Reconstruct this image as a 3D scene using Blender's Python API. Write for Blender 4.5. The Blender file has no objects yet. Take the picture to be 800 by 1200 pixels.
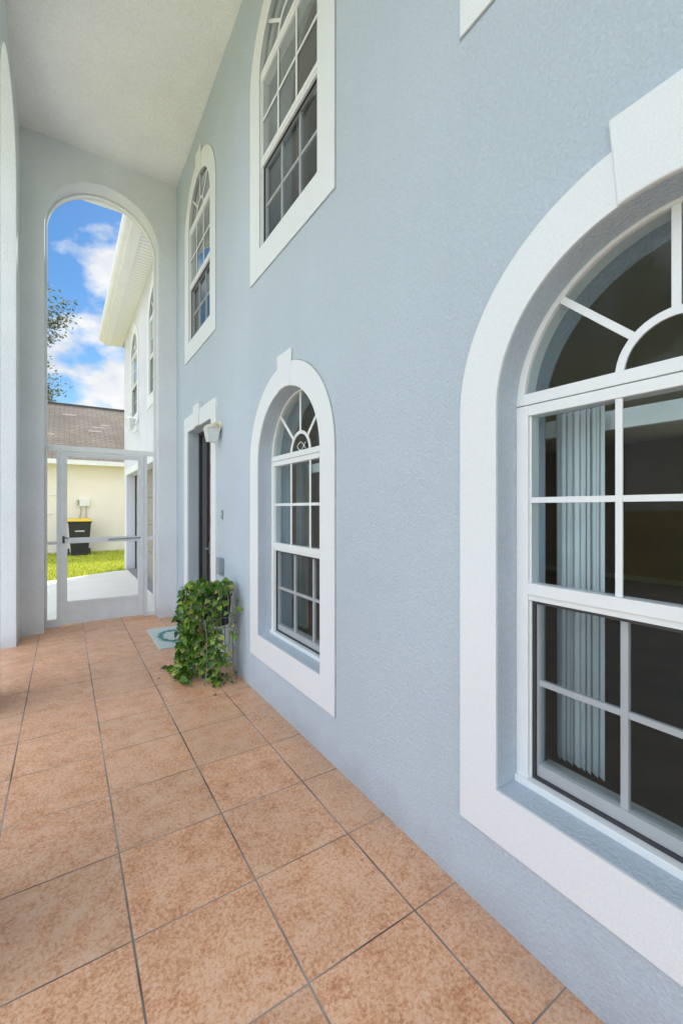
import bpy, bmesh, math, random
from mathutils import Vector, Matrix
random.seed(7)
S = bpy.context.scene
C = S.collection
R = math.radians
PI = math.pi

# ------------------------------------------------------------------ materials
def new_mat(name):
    m = bpy.data.materials.new(name); m.use_nodes = True
    nt = m.node_tree
    return m, nt, nt.nodes['Principled BSDF'], nt.nodes['Material Output']

def N(nt, typ, **kw):
    n = nt.nodes.new(typ)
    for k, v in kw.items():
        if k in n.inputs: n.inputs[k].default_value = v
        else: setattr(n, k, v)
    return n

def ramp(nt, stops):
    r = nt.nodes.new('ShaderNodeValToRGB')
    el = r.color_ramp.elements
    el[0].position, el[0].color = stops[0][0], (*stops[0][1], 1)
    el[1].position, el[1].color = stops[1][0], (*stops[1][1], 1)
    for p, c in stops[2:]:
        e = el.new(p); e.color = (*c, 1)
    return r

def mulc(c, k): return tuple(x * k for x in c)

def stucco(name, col, rough=.85, strength=.35, scale=70, radius=.012, var=.06, dirt=True):
    m, nt, b, out = new_mat(name)
    L = nt.links.new
    tc = N(nt, 'ShaderNodeTexCoord')
    n1 = N(nt, 'ShaderNodeTexNoise', Scale=scale, Detail=5.0, Roughness=.62); L(tc.outputs['Object'], n1.inputs['Vector'])
    n2 = N(nt, 'ShaderNodeTexNoise', Scale=scale * .33, Detail=3.0); L(tc.outputs['Object'], n2.inputs['Vector'])
    n3 = N(nt, 'ShaderNodeTexNoise', Scale=1.1, Detail=4.0); L(tc.outputs['Object'], n3.inputs['Vector'])
    r1 = ramp(nt, [(.36, (0, 0, 0)), (.62, (1, 1, 1))]); L(n1.outputs['Fac'], r1.inputs['Fac'])
    add = N(nt, 'ShaderNodeMath', operation='MULTIPLY_ADD'); L(n2.outputs['Fac'], add.inputs[0]); add.inputs[1].default_value = 1.1; L(r1.outputs['Color'], add.inputs[2])
    bv = N(nt, 'ShaderNodeBevel', Radius=radius, samples=4)
    bm = N(nt, 'ShaderNodeBump', Strength=strength, Distance=.006); L(add.outputs[0], bm.inputs['Height']); L(bv.outputs[0], bm.inputs['Normal'])
    L(bm.outputs[0], b.inputs['Normal'])
    r3 = ramp(nt, [(.3, mulc(col, 1 - var)), (.7, mulc(col, 1 + var))]); L(n3.outputs['Fac'], r3.inputs['Fac'])
    mx = N(nt, 'ShaderNodeMix', data_type='RGBA', blend_type='MULTIPLY'); mx.inputs['Factor'].default_value = 1
    r4 = ramp(nt, [(.25, (.90, .90, .90)), (.6, (1, 1, 1))]); L(n1.outputs['Fac'], r4.inputs['Fac'])
    L(r3.outputs['Color'], mx.inputs['A']); L(r4.outputs['Color'], mx.inputs['B'])
    last = mx.outputs['Result']
    if dirt:
        # scuffed, dusty band just above the ground
        sx = N(nt, 'ShaderNodeSeparateXYZ'); L(tc.outputs['Object'], sx.inputs[0])
        n5 = N(nt, 'ShaderNodeTexNoise', Scale=5.0, Detail=6.0); L(tc.outputs['Object'], n5.inputs['Vector'])
        ad = N(nt, 'ShaderNodeMath', operation='MULTIPLY_ADD'); L(n5.outputs['Fac'], ad.inputs[0]); ad.inputs[1].default_value = -.35; L(sx.outputs['Z'], ad.inputs[2])
        r5 = ramp(nt, [(0.0, (1, 1, 1)), (.06, (0, 0, 0))])
        mr = N(nt, 'ShaderNodeMapRange'); L(ad.outputs[0], mr.inputs['Value']); mr.inputs['From Min'].default_value = -.20; mr.inputs['From Max'].default_value = .0
        mr.inputs['To Min'].default_value = .26; mr.inputs['To Max'].default_value = 0
        m2 = N(nt, 'ShaderNodeMix', data_type='RGBA'); L(mr.outputs[0], m2.inputs['Factor']); L(last, m2.inputs['A']); m2.inputs['B'].default_value = (.26, .23, .2, 1)
        last = m2.outputs['Result']
        # faint vertical rain streaks and blotches
        mp = N(nt, 'ShaderNodeMapping'); mp.inputs['Scale'].default_value = (6, 6, .5); L(tc.outputs['Object'], mp.inputs['Vector'])
        n6 = N(nt, 'ShaderNodeTexNoise', Scale=1.0, Detail=5.0); L(mp.outputs[0], n6.inputs['Vector'])
        r6 = ramp(nt, [(.52, (1, 1, 1)), (.80, (.975, .975, .975))]); L(n6.outputs['Fac'], r6.inputs['Fac'])
        m3 = N(nt, 'ShaderNodeMix', data_type='RGBA', blend_type='MULTIPLY'); m3.inputs['Factor'].default_value = 1
        L(last, m3.inputs['A']); L(r6.outputs['Color'], m3.inputs['B']); last = m3.outputs['Result']
    L(last, b.inputs['Base Color'])
    b.inputs['Roughness'].default_value = rough
    b.inputs['Specular IOR Level'].default_value = .3
    return m

def paint(name, col, rough=.45, metallic=0, noise=.05, scale=8, bump=0, bscale=120, spec=.5):
    m, nt, b, out = new_mat(name)
    L = nt.links.new
    tc = N(nt, 'ShaderNodeTexCoord')
    n = N(nt, 'ShaderNodeTexNoise', Scale=scale, Detail=5.0); L(tc.outputs['Object'], n.inputs['Vector'])
    r = ramp(nt, [(.3, mulc(col, 1 - noise)), (.7, mulc(col, 1 + noise))]); L(n.outputs['Fac'], r.inputs['Fac'])
    L(r.outputs['Color'], b.inputs['Base Color'])
    b.inputs['Roughness'].default_value = rough
    b.inputs['Metallic'].default_value = metallic
    b.inputs['Specular IOR Level'].default_value = spec
    if bump:
        n2 = N(nt, 'ShaderNodeTexNoise', Scale=bscale, Detail=4.0); L(tc.outputs['Object'], n2.inputs['Vector'])
        bm = N(nt, 'ShaderNodeBump', Strength=bump, Distance=.004); L(n2.outputs['Fac'], bm.inputs['Height']); L(bm.outputs[0], b.inputs['Normal'])
    return m

def leafmat(name, stops, rough=.4, trans=.25):
    m, nt, b, out = new_mat(name)
    L = nt.links.new
    g = N(nt, 'ShaderNodeNewGeometry')
    r = ramp(nt, stops); L(g.outputs['Random Per Island'], r.inputs['Fac'])
    L(r.outputs['Color'], b.inputs['Base Color'])
    b.inputs['Roughness'].default_value = rough
    t = N(nt, 'ShaderNodeBsdfTranslucent'); L(r.outputs['Color'], t.inputs['Color'])
    ms = N(nt, 'ShaderNodeMixShader'); ms.inputs[0].default_value = trans
    L(b.outputs[0], ms.inputs[1]); L(t.outputs[0], ms.inputs[2]); L(ms.outputs[0], out.inputs['Surface'])
    return m

def glassmat(name, tint=(.85, .93, .955), ior=1.5, dirt=.0):
    m, nt, b, out = new_mat(name)
    L = nt.links.new
    nt.nodes.remove(b)
    tr = N(nt, 'ShaderNodeBsdfTransparent'); tr.inputs[0].default_value = (*tint, 1)
    gl = N(nt, 'ShaderNodeBsdfGlossy'); gl.inputs['Roughness'].default_value = .015
    fr = N(nt, 'ShaderNodeFresnel')
    ge = N(nt, 'ShaderNodeNewGeometry'); io = N(nt, 'ShaderNodeMix', data_type='FLOAT'); L(ge.outputs['Backfacing'], io.inputs['Factor']); io.inputs['A'].default_value = ior; io.inputs['B'].default_value = 1 / ior
    L(io.outputs['Result'], fr.inputs[0])
    tc = N(nt, 'ShaderNodeTexCoord')
    nz = N(nt, 'ShaderNodeTexNoise', Scale=1.7, Detail=2.0); L(tc.outputs['Object'], nz.inputs['Vector'])
    bm = N(nt, 'ShaderNodeBump', Strength=.06, Distance=.02); L(nz.outputs['Fac'], bm.inputs['Height']); L(bm.outputs[0], gl.inputs['Normal'])
    mu = N(nt, 'ShaderNodeMath', operation='MULTIPLY_ADD'); mu.inputs[2].default_value = -.080; L(fr.outputs[0], mu.inputs[0]); mu.inputs[1].default_value = 2.2; mu.use_clamp = True
    ms = N(nt, 'ShaderNodeMixShader'); L(mu.outputs[0], ms.inputs[0]); L(tr.outputs[0], ms.inputs[1]); L(gl.outputs[0], ms.inputs[2])
    L(ms.outputs[0], out.inputs['Surface'])
    return m

def meshscreen(name, opacity, col):
    m, nt, b, out = new_mat(name)
    L = nt.links.new
    tr = N(nt, 'ShaderNodeBsdfTransparent')
    b.inputs['Base Color'].default_value = (*col, 1); b.inputs['Roughness'].default_value = .8
    ms = N(nt, 'ShaderNodeMixShader'); ms.inputs[0].default_value = opacity
    L(tr.outputs[0], ms.inputs[1]); L(b.outputs[0], ms.inputs[2]); L(ms.outputs[0], out.inputs['Surface'])
    return m

M = {}
WALL = (.56, .64, .715)
M['stucco'] = stucco('pale_blue_stucco', WALL, strength=.6, scale=75, var=.03)
M['stucco_wing_lit'] = stucco('pale_blue_stucco_lit', (.72, .73, .80), strength=.5)  # same stucco as the porch wall, its brighter outdoor light put into the colour
M['stucco_end'] = stucco('pale_grey_stucco', (.765, .80, .83), strength=.5, scale=70)
M['ceiling'] = stucco('ceiling_texture', (.92, .915, .88), strength=.6, scale=50, dirt=False)
M['trim'] = stucco('white_trim', (.80, .825, .84), rough=.6, strength=.10, scale=150, radius=.005, var=.012, dirt=False)
M['caulk_shade'] = paint('grey_caulk_shade', (.30, .33, .35), .8, noise=.3, scale=12)
M['frame'] = paint('white_window_frame', (.80, .82, .82), .35, noise=.02)
M['frame_grey'] = paint('grey_white_aluminium', (.70, .735, .755), .4, noise=.05)
M['glass'] = glassmat('window_glass')
M['screen'] = meshscreen('insect_screen', .24, (.03, .033, .036))
M['porch_screen'] = meshscreen('porch_screen_mesh', .05, (.2, .2, .2))
M['blind'] = paint('blind_vinyl', (.84, .86, .85), .5, noise=.03)
M['tan_wall'] = paint('tan_interior_paint', (.50, .41, .32), .8, noise=.04, bump=.1)
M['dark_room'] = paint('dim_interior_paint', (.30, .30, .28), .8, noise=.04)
M['white_int'] = paint('interior_white', (.7, .7, .67), .6, noise=.02)
M['int_floor'] = paint('dark_interior_floor', (.16, .12, .09), .4, noise=.2, scale=3)
M['door_brown'] = paint('brown_door_paint', (.15, .12, .11), .4, noise=.1)
M['door_dark'] = paint('near_black_sidelight', (.03, .026, .026), .12, noise=.1)
M['garage'] = paint('taupe_garage_paint', (.30, .27, .24), .55, noise=.05, bump=.1)
M['fascia'] = paint('cream_fascia', (.84, .86, .93), .5, noise=.04, scale=3)
M['soffit'] = None
M['metal_grey'] = paint('grey_metal', (.32, .34, .36), .45, .6, noise=.1)
M['dark_metal'] = paint('dark_metal', (.06, .06, .065), .5, .5, noise=.1)
M['wire'] = paint('grey_wire', (.22, .23, .23), .5, .5, noise=.2, scale=40)
M['pot'] = paint('black_plastic_pot', (.012, .012, .012), .45, noise=.2)
M['soil'] = paint('soil', (.04, .028, .02), .95, noise=.4, scale=60, bump=.6)
M['stem'] = paint('vine_stem', (.20, .20, .07), .6, noise=.3, scale=40)
M['box_grey'] = paint('blue_grey_box', (.25, .31, .36), .5, noise=.05)
M['cream'] = paint('cream_lamp_paint', (.72, .66, .46), .4, noise=.08, scale=30)
M['lamp_white'] = paint('white_lamp_metal', (.78, .79, .77), .35, noise=.03)
M['mat_edge'] = paint('mat_backing', (.5, .5, .45), .8)
M['neigh'] = stucco('cream_stucco', (.84, .77, .66), strength=.3, scale=40, var=.03, dirt=False)
M['neigh_band'] = paint('neighbour_fascia', (.74, .74, .70), .5)
M['bin'] = paint('black_bin_plastic', (.018, .018, .02), .4, noise=.2, scale=12)
M['bin_lid'] = paint('yellow_bin_lid', (.70, .47, .02), .4, noise=.05)
M['sticker'] = paint('pale_sticker', (.6, .6, .58), .5)
M['ridge'] = paint('dark_ridge', (.06, .055, .05), .8)
M['bark'] = paint('bark', (.13, .10, .075), .9, noise=.4, scale=6, bump=.6, bscale=20)
M['pothos'] = leafmat('pothos_leaf', [(0, (.022, .075, .010)), (.40, (.065, .175, .016)), (.72, (.17, .34, .03)), (.90, (.40, .52, .08)), (1, (.24, .17, .07))], .27, .28)
M['tree_leaf'] = leafmat('oak_leaf', [(0, (.04, .06, .025)), (.5, (.09, .115, .05)), (.85, (.17, .18, .10)), (1, (.26, .23, .14))], .6, .3)
M['grass'] = leafmat('grass_blade', [(0, (.22, .33, .02)), (.5, (.52, .58, .04)), (1, (.78, .74, .16))], .6, .35)
M['white_glass'] = paint('frosted_glass', (.72, .76, .76), .25, noise=.06, scale=40)

def soffit_mat():
    m, nt, b, out = new_mat('slatted_soffit')
    L = nt.links.new
    tc = N(nt, 'ShaderNodeTexCoord'); sx = N(nt, 'ShaderNodeSeparateXYZ'); L(tc.outputs['Object'], sx.inputs[0])
    mu = N(nt, 'ShaderNodeMath', operation='MULTIPLY'); L(sx.outputs['Y'], mu.inputs[0]); mu.inputs[1].default_value = 1 / .10
    fr = N(nt, 'ShaderNodeMath', operation='FRACT'); L(mu.outputs[0], fr.inputs[0])
    r = ramp(nt, [(0, (.35, .34, .28)), (.10, (.84, .86, .93)), (.92, (.84, .86, .93)), (1, (.35, .34, .28))]); L(fr.outputs[0], r.inputs['Fac'])
    L(r.outputs['Color'], b.inputs['Base Color']); b.inputs['Roughness'].default_value = .5
    bm = N(nt, 'ShaderNodeBump', Strength=.4, Distance=.01); L(r.outputs['Color'], bm.inputs['Height']); L(bm.outputs[0], b.inputs['Normal'])
    return m
M['soffit'] = soffit_mat()

def tile_mat():
    T, X0, Y0 = .448, .2003, 1.636
    m, nt, b, out = new_mat('terracotta_tiles')
    L = nt.links.new
    tc = N(nt, 'ShaderNodeTexCoord'); sx = N(nt, 'ShaderNodeSeparateXYZ'); L(tc.outputs['Object'], sx.inputs[0])
    wob = N(nt, 'ShaderNodeTexNoise', Scale=22.0, Detail=2.0); L(tc.outputs['Object'], wob.inputs['Vector'])
    def cell(o, off, gw):
        a = N(nt, 'ShaderNodeMath', operation='SUBTRACT'); L(o, a.inputs[0]); a.inputs[1].default_value = off - 40 * T
        d = N(nt, 'ShaderNodeMath', operation='DIVIDE'); L(a.outputs[0], d.inputs[0]); d.inputs[1].default_value = T
        f = N(nt, 'ShaderNodeMath', operation='FRACT'); L(d.outputs[0], f.inputs[0])
        fl = N(nt, 'ShaderNodeMath', operation='FLOOR'); L(d.outputs[0], fl.inputs[0])
        s = N(nt, 'ShaderNodeMath', operation='SUBTRACT'); L(f.outputs[0], s.inputs[0]); s.inputs[1].default_value = .5
        ab = N(nt, 'ShaderNodeMath', operation='ABSOLUTE'); L(s.outputs[0], ab.inputs[0])
        # distance from the joint, metres
        e = N(nt, 'ShaderNodeMath', operation='MULTIPLY_ADD'); L(ab.outputs[0], e.inputs[0]); e.inputs[1].default_value = -T; e.inputs[2].default_value = .5 * T
        g = N(nt, 'ShaderNodeMapRange', interpolation_type='SMOOTHSTEP'); L(e.outputs[0], g.inputs['Value'])
        g.inputs['From Min'].default_value = gw * .7; g.inputs['From Max'].default_value = gw * 1.5
        return g.outputs[0], fl.outputs[0], e.outputs[0]
    gx, fx, ex = cell(sx.outputs['X'], X0, .0032)
    gy, fy, ey = cell(sx.outputs['Y'], Y0, .0024)
    mn = N(nt, 'ShaderNodeMath', operation='MINIMUM'); L(gx, mn.inputs[0]); L(gy, mn.inputs[1])
    cb = N(nt, 'ShaderNodeCombineXYZ'); L(fx, cb.inputs[0]); L(fy, cb.inputs[1])
    wn = N(nt, 'ShaderNodeTexWhiteNoise', noise_dimensions='3D'); L(cb.outputs[0], wn.inputs['Vector'])
    # offset the mottling by tile, so it breaks at every joint
    vm = N(nt, 'ShaderNodeVectorMath', operation='MULTIPLY_ADD'); L(wn.outputs['Color'], vm.inputs[0]); vm.inputs[1].default_value = (7, 7, 7); L(tc.outputs['Object'], vm.inputs[2])
    n1 = N(nt, 'ShaderNodeTexNoise', Scale=85.0, Detail=6.0, Roughness=.7, Distortion=.5); L(vm.outputs[0], n1.inputs['Vector'])
    n2 = N(nt, 'ShaderNodeTexNoise', Scale=10.0, Detail=4.0, Roughness=.6); L(vm.outputs[0], n2.inputs['Vector'])
    mixf = N(nt, 'ShaderNodeMath', operation='MULTIPLY_ADD'); L(n2.outputs['Fac'], mixf.inputs[0]); mixf.inputs[1].default_value = .38
    h = N(nt, 'ShaderNodeMath', operation='MULTIPLY'); L(n1.outputs['Fac'], h.inputs[0]); h.inputs[1].default_value = 1.0
    wo = N(nt, 'ShaderNodeMath', operation='MULTIPLY_ADD'); L(wn.outputs['Value'], wo.inputs[0]); wo.inputs[1].default_value = .05; L(h.outputs[0], wo.inputs[2])
    sb = N(nt, 'ShaderNodeMath', operation='SUBTRACT'); L(wo.outputs[0], sb.inputs[0]); sb.inputs[1].default_value = .025
    L(sb.outputs[0], mixf.inputs[2])
    r = ramp(nt, [(.50, (.80, .54, .38)), (.63, (.78, .475, .30)), (.73, (.71, .365, .20)), (.88, (.48, .20, .09))])
    L(mixf.outputs[0], r.inputs['Fac'])
    # slight tile to tile tone
    tv = N(nt, 'ShaderNodeMapRange'); L(wn.outputs['Value'], tv.inputs['Value']); tv.inputs['To Min'].default_value = .91; tv.inputs['To Max'].default_value = 1.05
    m1 = N(nt, 'ShaderNodeVectorMath', operation='SCALE'); L(r.outputs['Color'], m1.inputs[0]); L(tv.outputs[0], m1.inputs['Scale'])
    # grout: dark, dusty and pale in patches
    n4 = N(nt, 'ShaderNodeTexNoise', Scale=2.6, Detail=6.0); L(tc.outputs['Object'], n4.inputs['Vector'])
    rg = ramp(nt, [(.36, (.07, .06, .05)), (.60, (.36, .31, .26))]); L(n4.outputs['Fac'], rg.inputs['Fac'])
    m2 = N(nt, 'ShaderNodeMix', data_type='RGBA'); L(mn.outputs[0], m2.inputs['Factor']); L(rg.outputs['Color'], m2.inputs['A']); L(m1.outputs[0], m2.inputs['B'])
    # grime near the joints and by the wall
    n5 = N(nt, 'ShaderNodeTexNoise', Scale=3.5, Detail=6.0, Roughness=.65); L(tc.outputs['Object'], n5.inputs['Vector'])
    r5 = ramp(nt, [(.35, (1, 1, 1)), (.75, (.87, .86, .85))]); L(n5.outputs['Fac'], r5.inputs['Fac'])
    m3 = N(nt, 'ShaderNodeMix', data_type='RGBA', blend_type='MULTIPLY'); m3.inputs['Factor'].default_value = 1; L(m2.outputs['Result'], m3.inputs['A']); L(r5.outputs['Color'], m3.inputs['B'])
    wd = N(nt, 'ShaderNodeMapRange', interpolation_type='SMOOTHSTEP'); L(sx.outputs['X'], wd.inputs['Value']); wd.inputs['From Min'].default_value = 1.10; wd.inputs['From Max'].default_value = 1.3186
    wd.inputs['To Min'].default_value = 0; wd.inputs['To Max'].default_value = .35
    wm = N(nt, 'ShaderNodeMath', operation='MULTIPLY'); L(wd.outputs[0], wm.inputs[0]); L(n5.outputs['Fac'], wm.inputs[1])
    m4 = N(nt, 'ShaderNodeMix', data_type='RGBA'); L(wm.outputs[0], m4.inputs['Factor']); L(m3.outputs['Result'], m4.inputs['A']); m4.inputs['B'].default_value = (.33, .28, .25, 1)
    L(m4.outputs['Result'], b.inputs['Base Color'])
    rr = ramp(nt, [(.3, (.34, .34, .34)), (.7, (.52, .52, .52))]); L(n5.outputs['Fac'], rr.inputs['Fac'])
    L(rr.outputs['Color'], b.inputs['Roughness'])
    b.inputs['Specular IOR Level'].default_value = .42
    # relief: joint recess plus a little unevenness
    hh = N(nt, 'ShaderNodeMath', operation='MULTIPLY_ADD'); L(n1.outputs['Fac'], hh.inputs[0]); hh.inputs[1].default_value = .10; L(mn.outputs[0], hh.inputs[2])
    bm = N(nt, 'ShaderNodeBump', Strength=.55, Distance=.003); L(hh.outputs[0], bm.inputs['Height']); L(bm.outputs[0], b.inputs['Normal'])
    return m
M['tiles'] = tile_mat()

def shingle_mat(name, ca, cb_, patches=0.0):
    m, nt, b, out = new_mat(name)
    L = nt.links.new
    tc = N(nt, 'ShaderNodeTexCoord')
    mp = N(nt, 'ShaderNodeMapping'); L(tc.outputs['Object'], mp.inputs['Vector'])
    br = N(nt, 'ShaderNodeTexBrick', Scale=1.0, offset=.5); L(mp.outputs[0], br.inputs['Vector'])
    br.inputs['Color1'].default_value = (*ca, 1); br.inputs['Color2'].default_value = (*cb_, 1); br.inputs['Mortar'].default_value = (*mulc(ca, .45), 1)
    br.inputs['Mortar Size'].default_value = .012; br.inputs['Brick Width'].default_value = .33; br.inputs['Row Height'].default_value = .14
    n = N(nt, 'ShaderNodeTexNoise', Scale=.8, Detail=5.0); L(tc.outputs['Object'], n.inputs['Vector'])
    r = ramp(nt, [(.3, (.8, .8, .8)), (.7, (1.12, 1.1, 1.05))]); L(n.outputs['Fac'], r.inputs['Fac'])
    mx = N(nt, 'ShaderNodeMix', data_type='RGBA', blend_type='MULTIPLY'); mx.inputs['Factor'].default_value = 1
    L(br.outputs['Color'], mx.inputs['A']); L(r.outputs['Color'], mx.inputs['B']); L(mx.outputs['Result'], b.inputs['Base Color'])
    b.inputs['Roughness'].default_value = .9; b.inputs['Specular IOR Level'].default_value = .2
    return m
M['shingle'] = shingle_mat('brown_shingles', (.175, .145, .115), (.21, .175, .14))
M['shingle_grey'] = shingle_mat('grey_shingles', (.16, .15, .14), (.2, .19, .18))
M['shingle_patch'] = paint('new_shingle_patch', (.26, .23, .19), .9)

def concrete_mat():
    m, nt, b, out = new_mat('concrete_slab')
    L = nt.links.new
    tc = N(nt, 'ShaderNodeTexCoord')
    n = N(nt, 'ShaderNodeTexNoise', Scale=1.6, Detail=7.0); L(tc.outputs['Object'], n.inputs['Vector'])
    r = ramp(nt, [(.3, (.72, .69, .62)), (.7, (.80, .77, .70))]); L(n.outputs['Fac'], r.inputs['Fac'])
    L(r.outputs['Color'], b.inputs['Base Color']); b.inputs['Roughness'].default_value = .8
    n2 = N(nt, 'ShaderNodeTexNoise', Scale=120.0, Detail=3.0); L(tc.outputs['Object'], n2.inputs['Vector'])
    bm = N(nt, 'ShaderNodeBump', Strength=.3, Distance=.003); L(n2.outputs['Fac'], bm.inputs['Height']); L(bm.outputs[0], b.inputs['Normal'])
    return m
M['concrete'] = concrete_mat()
M['threshold'] = paint('grey_garage_threshold', (.25, .25, .245), .85, noise=.15, bump=.2)

def ground_mat():
    m, nt, b, out = new_mat('lawn_ground')
    L = nt.links.new
    tc = N(nt, 'ShaderNodeTexCoord')
    n = N(nt, 'ShaderNodeTexNoise', Scale=3.0, Detail=8.0, Roughness=.7); L(tc.outputs['Object'], n.inputs['Vector'])
    r = ramp(nt, [(.3, (.36, .33, .06)), (.55, (.54, .48, .10)), (.75, (.64, .54, .18))]); L(n.outputs['Fac'], r.inputs['Fac'])
    L(r.outputs['Color'], b.inputs['Base Color']); b.inputs['Roughness'].default_value = .95; b.inputs['Specular IOR Level'].default_value = .1
    n2 = N(nt, 'ShaderNodeTexNoise', Scale=60.0, Detail=4.0); L(tc.outputs['Object'], n2.inputs['Vector'])
    bm = N(nt, 'ShaderNodeBump', Strength=.8, Distance=.03); L(n2.outputs['Fac'], bm.inputs['Height']); L(bm.outputs[0], b.inputs['Normal'])
    return m
M['ground'] = ground_mat()

def mat_mat():
    # pale teal door mat with a darker wreath woven into it (centre of the mat is the object's origin)
    m, nt, b, out = new_mat('teal_doormat')
    L = nt.links.new
    tc = N(nt, 'ShaderNodeTexCoord'); mp = N(nt, 'ShaderNodeMapping'); mp.inputs['Scale'].default_value = (1.0 / .17, 1.0 / .27, 0); L(tc.outputs['Object'], mp.inputs['Vector'])
    ln = N(nt, 'ShaderNodeVectorMath', operation='LENGTH'); L(mp.outputs[0], ln.inputs[0])
    nz = N(nt, 'ShaderNodeTexNoise', Scale=26.0, Detail=3.0); L(tc.outputs['Object'], nz.inputs['Vector'])
    ad = N(nt, 'ShaderNodeMath', operation='MULTIPLY_ADD'); L(nz.outputs['Fac'], ad.inputs[0]); ad.inputs[1].default_value = .55; L(ln.outputs['Value'], ad.inputs[2])
    r = ramp(nt, [(0, (.10, .25, .24)), (.08, (.10, .25, .24)), (.12, (.56, .62, .58)), (.60, (.54, .62, .58)), (.66, (.06, .22, .21)), (.80, (.09, .27, .25)), (.88, (.50, .60, .57)), (1, (.54, .62, .59))])
    sc = N(nt, 'ShaderNodeMath', operation='MULTIPLY'); L(ad.outputs[0], sc.inputs[0]); sc.inputs[1].default_value = .66
    L(sc.outputs[0], r.inputs['Fac']); L(r.outputs['Color'], b.inputs['Base Color']); b.inputs['Roughness'].default_value = .95
    n2 = N(nt, 'ShaderNodeTexNoise', Scale=300.0, Detail=2.0); L(tc.outputs['Object'], n2.inputs['Vector'])
    bm = N(nt, 'ShaderNodeBump', Strength=.6, Distance=.003); L(n2.outputs['Fac'], bm.inputs['Height']); L(bm.outputs[0], b.inputs['Normal'])
    return m
M['mat'] = mat_mat()

# ------------------------------------------------------------------ builders
def tag(o, label=None, cat=None, group=None, kind=None):
    if label: o['label'] = label
    if cat: o['category'] = cat
    if group: o['group'] = group
    if kind: o['kind'] = kind
    return o

def thing(name, label, cat, loc=(0, 0, 0), group=None, rz=0):
    o = bpy.data.objects.new(name, None); C.objects.link(o)
    o.location = loc; o.rotation_euler = (0, 0, rz); o.empty_display_size = .1
    return tag(o, label, cat, group)

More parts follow.
